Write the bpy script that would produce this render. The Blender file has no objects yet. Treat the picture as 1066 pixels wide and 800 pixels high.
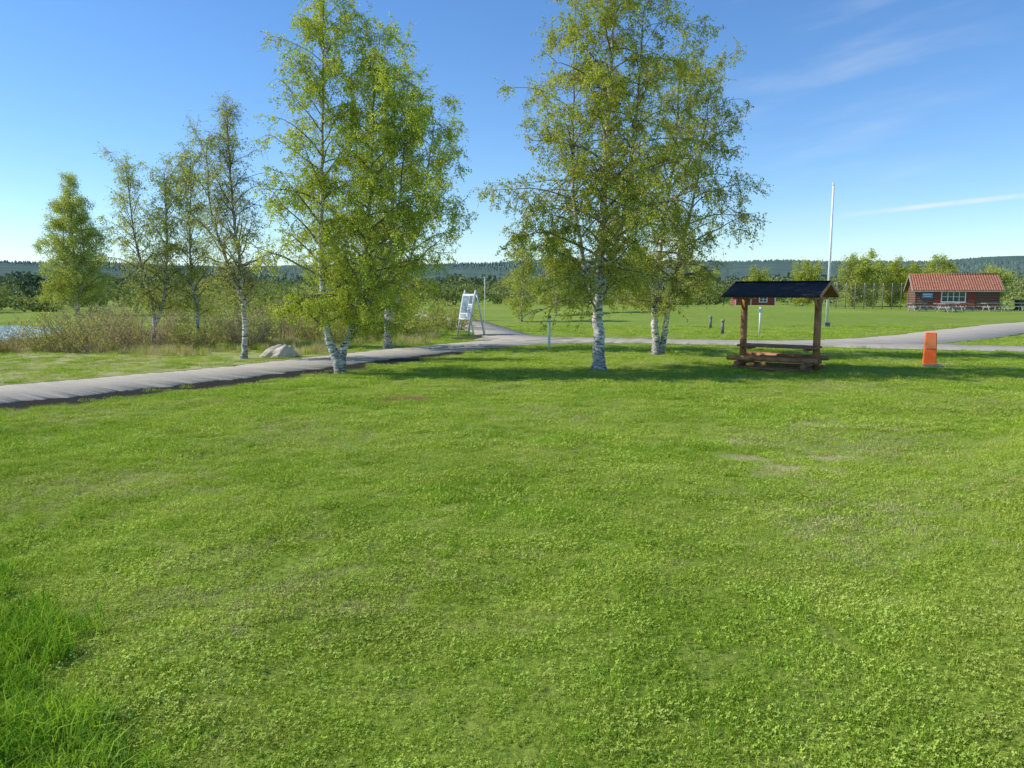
import bpy, math, random
import numpy as np
from mathutils import Vector, Matrix
random.seed(7); rng = np.random.default_rng(7)
scene = bpy.context.scene
COL = scene.collection

# ------------------------------------------------------------------ helpers
def link(o, parent=None):
    COL.objects.link(o)
    if parent is not None: o.parent = parent
    return o

def mesh_arr(name, V, F, mats=(), smooth=False, attrs=None, midx=None):
    V = np.asarray(V, dtype=np.float32); F = np.asarray(F, dtype=np.int32)
    me = bpy.data.meshes.new(name)
    me.vertices.add(len(V)); me.vertices.foreach_set('co', V.ravel())
    k = F.shape[1]
    me.loops.add(F.size); me.loops.foreach_set('vertex_index', F.ravel())
    me.polygons.add(len(F))
    me.polygons.foreach_set('loop_start', np.arange(0, F.size, k, dtype=np.int32))
    me.polygons.foreach_set('loop_total', np.full(len(F), k, dtype=np.int32))
    if smooth: me.polygons.foreach_set('use_smooth', np.ones(len(F), dtype=bool))
    if midx is not None: me.polygons.foreach_set('material_index', midx.astype(np.int32))
    if attrs:
        for an, av in attrs.items():
            a = me.attributes.new(an, 'FLOAT', 'POINT'); a.data.foreach_set('value', np.asarray(av, dtype=np.float32))
    me.update(calc_edges=True); me.validate()
    for m in mats: me.materials.append(m)
    return me

def obj(name, me, parent=None, loc=(0,0,0), rot=(0,0,0)):
    o = bpy.data.objects.new(name, me); o.location = loc; o.rotation_euler = rot
    return link(o, parent)

def empty(name, loc, label, cat, rot=0.0, group=None):
    o = bpy.data.objects.new(name, None); o.location = loc; o.rotation_euler = (0,0,rot)
    o.empty_display_size = 0.2
    o['label'] = label; o['category'] = cat
    if group: o['group'] = group
    return link(o)

import bmesh
class MB:
    """small multi-piece mesh builder"""
    def __init__(s): s.bm = bmesh.new()
    def box(s, c, d, rot=None, bevel=0.0, mi=0):
        r = bmesh.ops.create_cube(s.bm, size=1.0); vs = r['verts']
        bmesh.ops.scale(s.bm, vec=d, verts=vs)
        if bevel > 0:
            es = list({e for v in vs for e in v.link_edges})
            rb = bmesh.ops.bevel(s.bm, geom=es, offset=bevel, segments=2, affect='EDGES', profile=0.6)
            vs = list({v for f in rb['faces'] for v in f.verts} | {v for v in vs if v.is_valid})
        if rot is not None: bmesh.ops.rotate(s.bm, cent=(0,0,0), matrix=rot, verts=vs)
        bmesh.ops.translate(s.bm, vec=c, verts=vs)
        for f in {f for v in vs for f in v.link_faces}: f.material_index = mi
        return s
    def cyl(s, a, b, r1, r2=None, seg=14, mi=0):
        a = Vector(a); b = Vector(b); r2 = r1 if r2 is None else r2
        d = b-a
        r = bmesh.ops.create_cone(s.bm, cap_ends=True, segments=seg, radius1=r1, radius2=r2, depth=d.length)
        vs = r['verts']
        q = Vector((0,0,1)).rotation_difference(d.normalized()).to_matrix()
        bmesh.ops.rotate(s.bm, cent=(0,0,0), matrix=q, verts=vs)
        bmesh.ops.translate(s.bm, vec=(a+b)/2, verts=vs)
        for f in {f for v in vs for f in v.link_faces}:
            f.material_index = mi; f.smooth = len(f.verts) == 4
        return s
    def poly(s, pts, faces, mi=0):
        vs = [s.bm.verts.new(p) for p in pts]
        for f in faces:
            s.bm.faces.new([vs[i] for i in f]).material_index = mi
        return s
    def done(s, name, mats, parent=None, loc=(0,0,0), rot=(0,0,0)):
        me = bpy.data.meshes.new(name)
        bmesh.ops.recalc_face_normals(s.bm, faces=s.bm.faces[:])
        s.bm.to_mesh(me); s.bm.free()
        for m in (mats if isinstance(mats,(list,tuple)) else [mats]): me.materials.append(m)
        return obj(name, me, parent, loc, rot)

# ------------------------------------------------------------------ materials
def newmat(name):
    m = bpy.data.materials.new(name); m.use_nodes = True
    nt = m.node_tree; nt.nodes.clear()
    out = nt.nodes.new('ShaderNodeOutputMaterial')
    return m, nt, out
def N(nt, t, **kw):
    n = nt.nodes.new(t)
    for k, v in kw.items(): setattr(n, k, v)
    return n
def L(nt, a, b): nt.links.new(a, b)
def ramp(nt, fac, stops):
    r = nt.nodes.new('ShaderNodeValToRGB')
    e = r.color_ramp.elements
    while len(e) < len(stops): e.new(0.5)
    for i, (p, c) in enumerate(stops):
        e[i].position = p; e[i].color = (*c, 1) if len(c) == 3 else c
    L(nt, fac, r.inputs[0]); return r
def noise(nt, vec, scale, detail=4, rough=0.55, sc=None):
    n = N(nt, 'ShaderNodeTexNoise'); n.inputs['Scale'].default_value = scale
    n.inputs['Detail'].default_value = detail; n.inputs['Roughness'].default_value = rough
    if sc is not None:
        mp = N(nt, 'ShaderNodeMapping'); mp.inputs['Scale'].default_value = sc
        L(nt, vec, mp.inputs[0]); vec = mp.outputs[0]
    L(nt, vec, n.inputs['Vector']); return n
def mixc(nt, fac, a, b, mode='MIX'):
    m = N(nt, 'ShaderNodeMix', data_type='RGBA', blend_type=mode)
    for s, v in ((m.inputs[0], fac), (m.inputs[6], a), (m.inputs[7], b)):
        if isinstance(v, (int, float)): s.default_value = v
        elif isinstance(v, tuple): s.default_value = (*v, 1) if len(v) == 3 else v
        else: L(nt, v, s)
    return m.outputs[2]

def simple(name, c1, c2, scale=8, rough=0.7, sc=None, bump=0.15, bdist=0.01, detail=5, metallic=0.0, lo=0.35, hi=0.65):
    m, nt, out = newmat(name)
    tc = N(nt, 'ShaderNodeTexCoord')
    n = noise(nt, tc.outputs['Object'], scale, detail, 0.6, sc)
    r = ramp(nt, n.outputs[0], [(lo, c1), (hi, c2)])
    p = N(nt, 'ShaderNodeBsdfPrincipled'); p.inputs['Roughness'].default_value = rough
    p.inputs['Metallic'].default_value = metallic
    L(nt, r.outputs[0], p.inputs['Base Color'])
    b = N(nt, 'ShaderNodeBump'); b.inputs['Strength'].default_value = bump; b.inputs['Distance'].default_value = bdist
    L(nt, n.outputs[0], b.inputs['Height']); L(nt, b.outputs[0], p.inputs['Normal'])
    L(nt, p.outputs[0], out.inputs[0]); return m

def leafmat(name, ca, cb, cc, trans=0.45, nscale=0.6, patch=None):
    """leaf shader: colour varies per leaf and in patches; patch = (scale, colour, amount) adds worn tint"""
    m, nt, out = newmat(name)
    g = N(nt, 'ShaderNodeNewGeometry')
    n = noise(nt, g.outputs['Position'], nscale, 2)
    add = N(nt, 'ShaderNodeMath', operation='MULTIPLY_ADD')
    L(nt, g.outputs['Random Per Island'], add.inputs[0]); add.inputs[1].default_value = 0.55
    sub = N(nt, 'ShaderNodeMath', operation='MULTIPLY_ADD'); L(nt, n.outputs[0], sub.inputs[0])
    sub.inputs[1].default_value = 1.2; sub.inputs[2].default_value = -0.38
    L(nt, sub.outputs[0], add.inputs[2])
    col = ramp(nt, add.outputs[0], [(0.1, ca), (0.5, cb), (0.95, cc)]).outputs[0]
    if patch:
        pn = noise(nt, g.outputs['Position'], patch[0], 5, 0.65, (1, 1.6, 1))
        a_ = patch[2]
        col = mixc(nt, ramp(nt, pn.outputs[0], [(0.48,(0,0,0)),(0.66,(a_,a_,a_))]).outputs[0], col, patch[1])
        pm = noise(nt, g.outputs['Position'], 1.7, 4, 0.6)
        col = mixc(nt, 1.0, col, ramp(nt, pm.outputs[0], [(0.33,(0.76,0.80,0.74)),(0.60,(1,1,1))]).outputs[0], 'MULTIPLY')
    d = N(nt, 'ShaderNodeBsdfDiffuse'); t = N(nt, 'ShaderNodeBsdfTranslucent')
    L(nt, col, d.inputs[0])
    tcol = mixc(nt, 1.0, col, (1.0, 1.0, 0.5), 'MULTIPLY'); L(nt, tcol, t.inputs[0])
    mx = N(nt, 'ShaderNodeMixShader'); mx.inputs[0].default_value = trans
    L(nt, d.outputs[0], mx.inputs[1]); L(nt, t.outputs[0], mx.inputs[2])
    L(nt, mx.outputs[0], out.inputs[0]); return m

M_leaf   = leafmat('birch_leaf_spring', (0.33,0.41,0.05), (0.54,0.62,0.095), (0.73,0.76,0.20), trans=0.5)
M_leafY  = leafmat('birch_leaf_catkin', (0.29,0.34,0.045), (0.50,0.54,0.085), (0.68,0.68,0.18), trans=0.48)
M_leafD  = leafmat('birch_leaf_olive', (0.28,0.33,0.06), (0.47,0.51,0.11), (0.65,0.65,0.21), trans=0.45)
M_leafP  = leafmat('birch_leaf_pale', (0.34,0.38,0.08), (0.53,0.58,0.15), (0.70,0.72,0.26), trans=0.45)
M_shrub  = leafmat('shrub_leaf', (0.32,0.26,0.11), (0.48,0.42,0.18), (0.60,0.54,0.26), trans=0.35)
M_shrubG = leafmat('shrub_leaf_green', (0.25,0.32,0.05), (0.44,0.51,0.10), (0.60,0.63,0.18), trans=0.4)
M_wood   = leafmat('far_wood_leaf', (0.13,0.165,0.055), (0.25,0.29,0.10), (0.40,0.42,0.18), trans=0.25, nscale=0.08)
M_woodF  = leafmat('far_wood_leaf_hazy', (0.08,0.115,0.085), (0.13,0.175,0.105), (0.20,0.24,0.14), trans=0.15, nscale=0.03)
M_dry    = leafmat('dry_grass_blade', (0.40,0.32,0.15), (0.60,0.51,0.29), (0.74,0.66,0.44), trans=0.3)
PT = (0.55, (0.60,0.58,0.17), 0.42)
M_grass  = leafmat('lawn_blade', (0.22,0.33,0.03), (0.47,0.60,0.062), (0.74,0.81,0.18), trans=0.35, nscale=0.55, patch=PT)
M_grassT = leafmat('tall_grass_blade', (0.09,0.21,0.015), (0.19,0.37,0.03), (0.36,0.55,0.07), trans=0.4, nscale=0.8)
M_grassL = leafmat('lush_lawn_blade', (0.15,0.29,0.02), (0.32,0.50,0.045), (0.52,0.68,0.11), trans=0.4, nscale=0.8)
M_clover = leafmat('clover_leaf', (0.22,0.35,0.045), (0.42,0.56,0.085), (0.62,0.72,0.19), trans=0.2, nscale=0.7, patch=PT)

def birch_bark():
    m, nt, out = newmat('birch_bark')
    tc = N(nt, 'ShaderNodeTexCoord'); a = N(nt, 'ShaderNodeAttribute', attribute_name='rad')
    n1 = noise(nt, tc.outputs['Object'], 3.0, 6, 0.65, (2.2, 2.2, 7.0))
    n2 = noise(nt, tc.outputs['Object'], 9.0, 4, 0.6, (1.0, 1.0, 4.5))
    white = ramp(nt, n1.outputs[0], [(0.38, (0.04,0.035,0.03)), (0.47, (0.50,0.46,0.41)), (0.58, (0.80,0.77,0.72))])
    w2 = mixc(nt, ramp(nt, n2.outputs[0], [(0.56,(0,0,0)),(0.62,(1,1,1))]).outputs[0], white.outputs[0], (0.06,0.05,0.045))
    rr = ramp(nt, a.outputs['Fac'], [(0.018, (0,0,0)), (0.05, (1,1,1))])
    twig = mixc(nt, n1.outputs[0], (0.10,0.075,0.055), (0.26,0.20,0.15))
    c = mixc(nt, rr.outputs[0], twig, w2)
    sx = N(nt, 'ShaderNodeSeparateXYZ'); L(nt, tc.outputs['Object'], sx.inputs[0])
    foot = N(nt, 'ShaderNodeMapRange'); L(nt, sx.outputs[2], foot.inputs[0])
    foot.inputs[1].default_value = 0.0; foot.inputs[2].default_value = 0.6; foot.inputs[3].default_value = 1.3; foot.inputs[4].default_value = 0.0
    fm = N(nt, 'ShaderNodeMath', operation='MULTIPLY', use_clamp=True); L(nt, foot.outputs[0], fm.inputs[0]); L(nt, n2.outputs[0], fm.inputs[1])
    c = mixc(nt, fm.outputs[0], c, (0.05,0.045,0.04))
    p = N(nt, 'ShaderNodeBsdfPrincipled'); p.inputs['Roughness'].default_value = 0.75
    L(nt, c, p.inputs['Base Color'])
    b = N(nt, 'ShaderNodeBump'); b.inputs['Strength'].default_value = 0.5; b.inputs['Distance'].default_value = 0.015
    L(nt, n1.outputs[0], b.inputs['Height']); L(nt, b.outputs[0], p.inputs['Normal'])
    L(nt, p.outputs[0], out.inputs[0]); return m
M_bark = birch_bark()
M_twig = simple('shrub_twig', (0.24,0.16,0.10), (0.44,0.32,0.21), 6)

def ground_mat():
    m, nt, out = newmat('ground_grass_soil')
    g = N(nt, 'ShaderNodeNewGeometry'); pos = g.outputs['Position']
    big = noise(nt, pos, 0.12, 4); mid = noise(nt, pos, 1.1, 5, 0.6); fine = noise(nt, pos, 22.0, 6, 0.75); vf = noise(nt, pos, 90, 3, 0.7)
    c1 = ramp(nt, fine.outputs[0], [(0.33, (0.075,0.12,0.016)), (0.5, (0.20,0.28,0.032)), (0.68, (0.36,0.44,0.075))])
    c2 = mixc(nt, ramp(nt, mid.outputs[0], [(0.5,(0,0,0)),(0.72,(0.5,0.5,0.5))]).outputs[0], c1.outputs[0], (0.40,0.39,0.13))
    c3 = mixc(nt, ramp(nt, big.outputs[0], [(0.45,(0,0,0)),(0.62,(0.5,0.5,0.5))]).outputs[0], c2, (0.17,0.27,0.03))
    a = N(nt, 'ShaderNodeAttribute', attribute_name='rough')
    rc = ramp(nt, mid.outputs[0], [(0.36, (0.22,0.27,0.06)), (0.5, (0.35,0.35,0.13)), (0.64, (0.50,0.43,0.25))])
    ra = N(nt, 'ShaderNodeMath', operation='MULTIPLY'); L(nt, a.outputs['Fac'], ra.inputs[0]); ra.inputs[1].default_value = 0.85
    c4 = mixc(nt, ra.outputs[0], c3, rc.outputs[0])
    fs = noise(nt, pos, 0.035, 4, 0.6, (1, 2.2, 1))
    c4 = mixc(nt, ramp(nt, fs.outputs[0], [(0.45,(0,0,0)),(0.65,(0.4,0.4,0.4))]).outputs[0], c4, (0.35,0.41,0.095))
    s = N(nt, 'ShaderNodeAttribute', attribute_name='soil')
    sm = N(nt, 'ShaderNodeMath', operation='MULTIPLY_ADD'); L(nt, fine.outputs[0], sm.inputs[0]); sm.inputs[1].default_value = 1.6; sm.inputs[2].default_value = -0.65
    sa = N(nt, 'ShaderNodeMath', operation='ADD', use_clamp=True); L(nt, s.outputs['Fac'], sa.inputs[0]); L(nt, sm.outputs[0], sa.inputs[1])
    sg = N(nt, 'ShaderNodeMath', operation='MULTIPLY', use_clamp=True); L(nt, sa.outputs[0], sg.inputs[0]); 
    s2 = N(nt, 'ShaderNodeMath', operation='MULTIPLY', use_clamp=True); L(nt, s.outputs['Fac'], s2.inputs[0]); s2.inputs[1].default_value = 3.0
    L(nt, s2.outputs[0], sg.inputs[1])
    sc_ = ramp(nt, vf.outputs[0], [(0.35,(0.014,0.012,0.009)),(0.65,(0.048,0.040,0.028))])
    c5 = mixc(nt, sg.outputs[0], c4, sc_.outputs[0])
    d = N(nt, 'ShaderNodeAttribute', attribute_name='dry')
    c6 = mixc(nt, d.outputs['Fac'], c5, ramp(nt, fine.outputs[0], [(0.35,(0.32,0.26,0.12)),(0.65,(0.66,0.57,0.33))]).outputs[0])
    e = N(nt, 'ShaderNodeAttribute', attribute_name='redsoil')
    c6 = mixc(nt, e.outputs['Fac'], c6, ramp(nt, fine.outputs[0], [(0.35,(0.12,0.05,0.025)),(0.65,(0.28,0.13,0.07))]).outputs[0])
    p = N(nt, 'ShaderNodeBsdfPrincipled'); p.inputs['Roughness'].default_value = 0.95
    p.inputs['Specular IOR Level'].default_value = 0.1
    L(nt, c6, p.inputs['Base Color'])
    b = N(nt, 'ShaderNodeBump'); b.inputs['Strength'].default_value = 0.8; b.inputs['Distance'].default_value = 0.04
    L(nt, fine.outputs[0], b.inputs['Height']); L(nt, b.outputs[0], p.inputs['Normal'])
    L(nt, p.outputs[0], out.inputs[0]); return m

def path_mat():
    m, nt, out = newmat('worn_asphalt')
    g = N(nt, 'ShaderNodeNewGeometry'); pos = g.outputs['Position']
    f = noise(nt, pos, 45, 6, 0.85); b_ = noise(nt, pos, 0.9, 5, 0.65); b2 = noise(nt, pos, 5.0, 5, 0.7)
    c = ramp(nt, f.outputs[0], [(0.32,(0.24,0.215,0.175)),(0.68,(0.52,0.47,0.385))])
    c2 = mixc(nt, ramp(nt, b_.outputs[0], [(0.4,(0,0,0)),(0.65,(0.6,0.6,0.6))]).outputs[0], c.outputs[0], (0.48,0.425,0.345))
    c2 = mixc(nt, ramp(nt, b2.outputs[0], [(0.52,(0,0,0)),(0.7,(0.4,0.4,0.4))]).outputs[0], c2, (0.24,0.215,0.175))
    p = N(nt, 'ShaderNodeBsdfPrincipled'); p.inputs['Roughness'].default_value = 0.9
    p.inputs['Specular IOR Level'].default_value = 0.05
    L(nt, c2, p.inputs['Base Color'])
    b = N(nt, 'ShaderNodeBump'); b.inputs['Strength'].default_value = 0.3; b.inputs['Distance'].default_value = 0.006
    L(nt, f.outputs[0], b.inputs['Height']); L(nt, b.outputs[0], p.inputs['Normal'])
    L(nt, p.outputs[0], out.inputs[0]); return m

def water_mat():
    m, nt, out = newmat('pond_water')
    g = N(nt, 'ShaderNodeNewGeometry')
    n = noise(nt, g.outputs['Position'], 1.8, 4, 0.5, (1, 2.5, 1))
    p = N(nt, 'ShaderNodeBsdfPrincipled'); p.inputs['Base Color'].default_value = (0.24,0.33,0.42,1)
    p.inputs['Roughness'].default_value = 0.12; p.inputs['Specular IOR Level'].default_value = 0.8
    b = N(nt, 'ShaderNodeBump'); b.inputs['Strength'].default_value = 0.25; b.inputs['Distance'].default_value = 0.05
    L(nt, n.outputs[0], b.inputs['Height']); L(nt, b.outputs[0], p.inputs['Normal'])
    L(nt, p.outputs[0], out.inputs[0]); return m

# ------------------------------------------------------------------ layout
def sstep(a, b, x):
    t = np.clip((x-a)/(b-a), 0, 1); return t*t*(3-2*t)
def pond_f(x, y):
    return ((x+31.0)/12.5)**2 + ((y-36)/12.0)**2 + 0.10*np.sin(x*0.9)+0.08*np.sin(y*0.8)
def height(x, y):
    x = np.asarray(x, float); y = np.asarray(y, float)
    s = (x-2.9)*0.68-(y-7.3)*0.73
    z = 0.80*sstep(0, 3.0, s)*sstep(1.6, 6.0, x)*sstep(20, 12, y)
    lump = 0.035*np.sin(x*1.3+0.6*y)*np.sin(y*1.1-0.4*x)+0.02*np.sin(x*2.9+1.3)*np.sin(y*2.3)+0.014*np.sin(5.1*x+2*y)*np.sin(4.3*y-x)
    z = z + lump*sstep(14, 10, y)*sstep(-8.5, -6, x)
    z = z - 0.45*sstep(1.05, 0.85, pond_f(x, y))
    z = z + 0.54*sstep(44, 62, y)*sstep(95, 72, y)*sstep(0, 10, x)*sstep(36, 24, x)
    return z

def catmull(P, n):
    P = np.array(P, float); P = np.vstack([2*P[0]-P[1], P, 2*P[-1]-P[-2]])
    out = []
    for i in range(1, len(P)-2):
        for k in range(n):
            t = k/n; p0, p1, p2, p3 = P[i-1:i+3]
            out.append(0.5*((2*p1)+(-p0+p2)*t+(2*p0-5*p1+4*p2-p3)*t*t+(-p0+3*p1-3*p2+p3)*t**3))
    out.append(P[-2]); return np.array(out)

PATHS = {  # x, y, width
 'lake': [(-15.5,7.0,2.9),(-12.3,10.6,2.8),(-9.5,14.1,2.7),(-7.9,16.2,2.5),(-6.3,18.5,2.3),(-4.6,21.7,2.25),(-2.6,25.1,2.4),(0.0,28.4,2.7),(2.8,29.8,2.8)],
 'cross':[(-1.2,31.0,2.4),(2.5,30.0,2.7),(6.5,28.8,2.6),(11.4,27.4,2.9),(16.7,25.3,2.6),(25,22.4,2.6),(40,19,2.6)],
 'far':  [(9.5,27.9,2.4),(13,28.6,3.0),(17,31.2,3.4),(23,37.0,3.6),(33,46,3.6),(52,58,3.6)],
 'up':   [(1.5,29.8,2.4),(-0.3,33,2.2),(-1.6,40,2.2),(-4,52,2.4),(-10,72,2.4)],
}
dense = {k: catmull(v, 12) for k, v in PATHS.items()}
def path_dist(x, y):
    best = np.full(np.shape(x), 1e9)
    for d in dense.values():
        for i in range(len(d)-1):
            ax, ay, aw = d[i]; bx, by, bw = d[i+1]
            vx, vy = bx-ax, by-ay; l2 = vx*vx+vy*vy+1e-9
            t = np.clip(((x-ax)*vx+(y-ay)*vy)/l2, 0, 1)
            dd = np.hypot(x-ax-t*vx, y-ay-t*vy)-(aw+(bw-aw)*t)/2
            best = np.minimum(best, dd)
    return best
SPOTS = [(3.05,8.0,0.30),(2.75,8.5,0.22),(3.6,8.8,0.22),(4.3,10.8,0.26),(3.0,9.6,0.18)]
RED = [(-1.9,13.5,0.34),(-1.45,13.3,0.2)]
def spot_f(lst, x, y):
    v = np.zeros(np.shape(x))
    for sx, sy, r in lst:
        v = np.maximum(v, np.exp(-(((x-sx)/(r*1.6))**2+((y-sy)/r)**2)))
    v = v*(1+0.35*np.sin(x*9+np.sin(y*7)*2)*np.sin(y*11))
    return np.clip(v*1.2, 0, 1)
def beyond_lake_path(x, y):
    d = dense['lake']
    yc = np.interp(x, d[:,0], d[:,1]); return y-yc
def verge_width(x, y): return 0.62+0.25*np.sin(x*1.9)*np.sin(y*1.3)+0.14*np.sin(x*5.3+y*3.1)

# ------------------------------------------------------------------ ground
xs = np.concatenate([[-4500,-3000,-2000,-1300,-900,-600,-400,-280,-200,-150,-115,-90,-72], np.arange(-60,-16,0.5), np.arange(-16,20,0.2), np.arange(20,48.01,0.5), [55,66,80,100,130,180,260,400,600,900,1300,2000,3000,4500]])
ys = np.concatenate([[-300,-80,-25,-8,-3], np.arange(0,32,0.2), np.arange(32,62.01,0.5), [66,70,75,80,85,90,98,105,125,160,220,300,450,700,1100,1700,2600,4500]])
X, Y = np.meshgrid(xs, ys); xf, yf = X.ravel(), Y.ravel()
zf = height(xf, yf)
nx, ny = len(xs), len(ys)
ii = (np.arange(ny-1)[:,None]*nx+np.arange(nx-1)[None,:]).ravel()
F = np.stack([ii, ii+1, ii+1+nx, ii+nx], 1)
pd = path_dist(xf, yf)
near_side = (beyond_lake_path(xf,yf) < 0) & (xf < -1.5)
soil = np.where(near_side, np.clip(1.8-pd/verge_width(xf,yf), 0, 1), np.clip(1-pd/0.3, 0, 1)*0.6)*(yf < 60)
zf = zf - 0.012*np.where(near_side, sstep(1.3, 0.5, pd), 0)
rough = sstep(0.8, 2.6, beyond_lake_path(xf, yf))*sstep(1, -3, xf)*sstep(60,50,yf)*sstep(-60,-50,xf)*sstep(31, 27, yf-(-xf*0.4-8))
G_me = mesh_arr('ground', np.stack([xf,yf,zf],1), F, [ground_mat()], True, {'soil':soil,'rough':rough,'dry':spot_f(SPOTS,xf,yf)*0.8,'redsoil':spot_f(RED,xf,yf)*0.8})
ground = obj('ground', G_me); ground['kind'] = 'structure'; ground['label'] = 'wide green lawn with worn patches'

PM = path_mat()
for k, nm in enumerate(PATHS):
    d = catmull(PATHS[nm], 60)
    T = np.gradient(d[:,:2], axis=0); T /= np.linalg.norm(T, axis=1)[:,None]
    Nn = np.stack([-T[:,1], T[:,0]], 1)
    n = len(d)
    e = np.convolve(rng.normal(0, 0.09, n+4), np.ones(5)/5, 'valid')[:n]; e2 = np.convolve(rng.normal(0, 0.13, n+4), np.ones(5)/5, 'valid')[:n]
    w = d[:,2]/2; z = 0.010+0.004*k
    l = d[:,:2]+Nn*(w+e)[:,None]; r = d[:,:2]-Nn*(w+e2)[:,None]
    l2 = d[:,:2]+Nn*(w+e+0.03)[:,None]; r2 = d[:,:2]-Nn*(w+e2+0.03)[:,None]
    zz = lambda a, v: np.column_stack([a, np.full(n, v)])
    V = np.vstack([zz(l2,-0.04), zz(l,z), zz(d[:,:2], z+0.008), zz(r,z), zz(r2,-0.04)])
    Fs = []
    for b in range(4):
        i = np.arange(n-1); Fs.append(np.stack([b*n+i, (b+1)*n+i, (b+1)*n+i+1, b*n+i+1], 1))
    o = obj('path', mesh_arr('path', V, np.vstack(Fs)[:, ::-1], [PM], False)); o['kind'] = 'structure'
    o['label'] = 'worn pale grey asphalt footpath through the lawn'

WM = water_mat()
a = np.linspace(0, 2*math.pi, 65)[:-1]
me = bpy.data.meshes.new('water'); me.from_pydata([(-31+14.5*math.cos(t), 36+14*math.sin(t), -0.2) for t in a], [], [list(range(64))]); me.materials.append(WM)
o = obj('water', me); o['kind'] = 'structure'; o['label'] = 'still blue pond water'
me = bpy.data.meshes.new('water'); me.from_pydata([(-64,92,0.02),(-62,118,0.02),(-90,135,0.02),(-220,150,0.02),(-220,78,0.02),(-110,80,0.02),(-78,84,0.02)], [], [list(range(7))]); me.materials.append(WM)
o = obj('water', me); o['kind'] = 'structure'; o['label'] = 'distant strip of pale lake water'

# hills
def hill():
    az = np.radians(np.linspace(-75, 75, 420)); rr = np.array([380, 500, 700, 950, 1200, 1450, 1650, 2100])
    prof = np.array([-1.0, 0.08, 0.28, 0.50, 0.74, 0.93, 1.0, 0.9])
    A, R = np.meshgrid(az, rr); P = np.repeat(prof[:,None], len(az), 1)
    top = 53+6*np.sin(A*3.1+0.6)+4*np.sin(A*9+1)+1.6*np.sin(A*23)+0.8*np.sin(A*61)
    Z = np.where(P < 0, -2, top*P)+rng.normal(0, 0.4, A.shape)+3*np.sin(A*14+R*0.004)*(P > 0.1)
    V = np.stack([R*np.sin(A), R*np.cos(A), Z], -1).reshape(-1,3)
    n = len(az); i = (np.arange(len(rr)-1)[:,None]*n+np.arange(n-1)[None,:]).ravel()
    return V, np.stack([i, i+1, i+1+n, i+n], 1), az, top[6]
V, F, haz, htop = hill()
m, nt, out = newmat('forest_hillside')
g = N(nt, 'ShaderNodeNewGeometry')
n1 = noise(nt, g.outputs['Position'], 0.005, 6, 0.7, (1,3,1)); n2 = noise(nt, g.outputs['Position'], 0.07, 5, 0.8)
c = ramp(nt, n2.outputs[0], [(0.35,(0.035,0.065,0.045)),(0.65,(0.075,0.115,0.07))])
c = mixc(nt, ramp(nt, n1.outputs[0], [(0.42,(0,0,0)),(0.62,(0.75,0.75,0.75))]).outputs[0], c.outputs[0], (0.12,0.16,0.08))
c = mixc(nt, 0.22, c, (0.17,0.27,0.35))  # bluish distance haze mixed into the colour of hills and forest
p = N(nt, 'ShaderNodeBsdfPrincipled'); p.inputs['Roughness'].default_value = 1; p.inputs['Specular IOR Level'].default_value = 0
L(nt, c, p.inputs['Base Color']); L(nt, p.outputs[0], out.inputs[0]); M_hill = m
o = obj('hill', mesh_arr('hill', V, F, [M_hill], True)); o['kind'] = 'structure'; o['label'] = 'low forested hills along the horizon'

nC = 9000
ca = rng.uniform(math.radians(-48), math.radians(48), nC); cr = rng.uniform(600, 1680, nC)
cp = np.interp(cr, [380,500,700,950,1200,1450,1650], [0,0.08,0.28,0.50,0.74,0.93,1.0])
cz = cp*np.interp(ca, haz, htop)-2.5
ch = rng.uniform(2.5, 5.0, nC)*(0.6+0.4*cr/1600); cw = ch*rng.uniform(0.6, 0.9, nC)
bx, by = cr*np.sin(ca), cr*np.cos(ca)
k = 5; ang = np.arange(k)*2*math.pi/k
ring = np.stack([bx[:,None]+cw[:,None]*np.cos(ang), by[:,None]+cw[:,None]*np.sin(ang), np.repeat(cz[:,None],k,1)], -1)
tip = np.stack([bx, by, cz+ch+2], -1)[:,None,:]
V = np.concatenate([ring, tip], 1).reshape(-1,3)
base = np.arange(nC)[:,None,None]*(k+1)
tri = np.array([[i, (i+1)%k, k] for i in range(k)])[None]
o = obj('forest', mesh_arr('forest', V, (base+tri).reshape(-1,3), [M_hill])); o['kind'] = 'stuff'; o['label'] = 'distant dark conifer forest on the hills'

# ------------------------------------------------------------------ tree machinery
def tubes(br, sides):
    Vs, Fs, Rs, off = [], [], [], 0
    groups = {}
    for p, r in br: groups.setdefault(len(p), []).append((p, r))
    for n, lst in groups.items():
        P = np.array([q[0] for q in lst]); R = np.array([q[1] for q in lst])
        T = np.gradient(P, axis=1); T /= np.linalg.norm(T, axis=2)[...,None]+1e-9
        ref = np.where(np.abs(T[:, :1, 2:3]) > 0.8, np.array([[[1.,0,0]]]), np.array([[[0,0,1.]]]))
        ref = np.broadcast_to(ref, T.shape)
        U = np.cross(T, ref); U /= np.linalg.norm(U, axis=2)[...,None]+1e-9
        W = np.cross(T, U)
        an = np.arange(sides)*2*math.pi/sides
        ring = P[:,:,None,:]+R[:,:,None,None]*(np.cos(an)[None,None,:,None]*U[:,:,None,:]+np.sin(an)[None,None,:,None]*W[:,:,None,:])
        m_ = len(lst); V = ring.reshape(-1,3)
        b = (np.arange(m_)[:,None,None]*n+np.arange(n-1)[None,:,None])*sides
        s = np.arange(sides)[None,None,:]; s2 = (s+1)%sides
        F = np.stack([b+s, b+s2, b+s2+sides, b+s+sides], -1).reshape(-1,4)+off
        Vs.append(V); Fs.append(F); Rs.append(np.repeat(R.reshape(-1), sides)); off += len(V)
    return np.vstack(Vs), np.vstack(Fs), np.concatenate(Rs)

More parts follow.
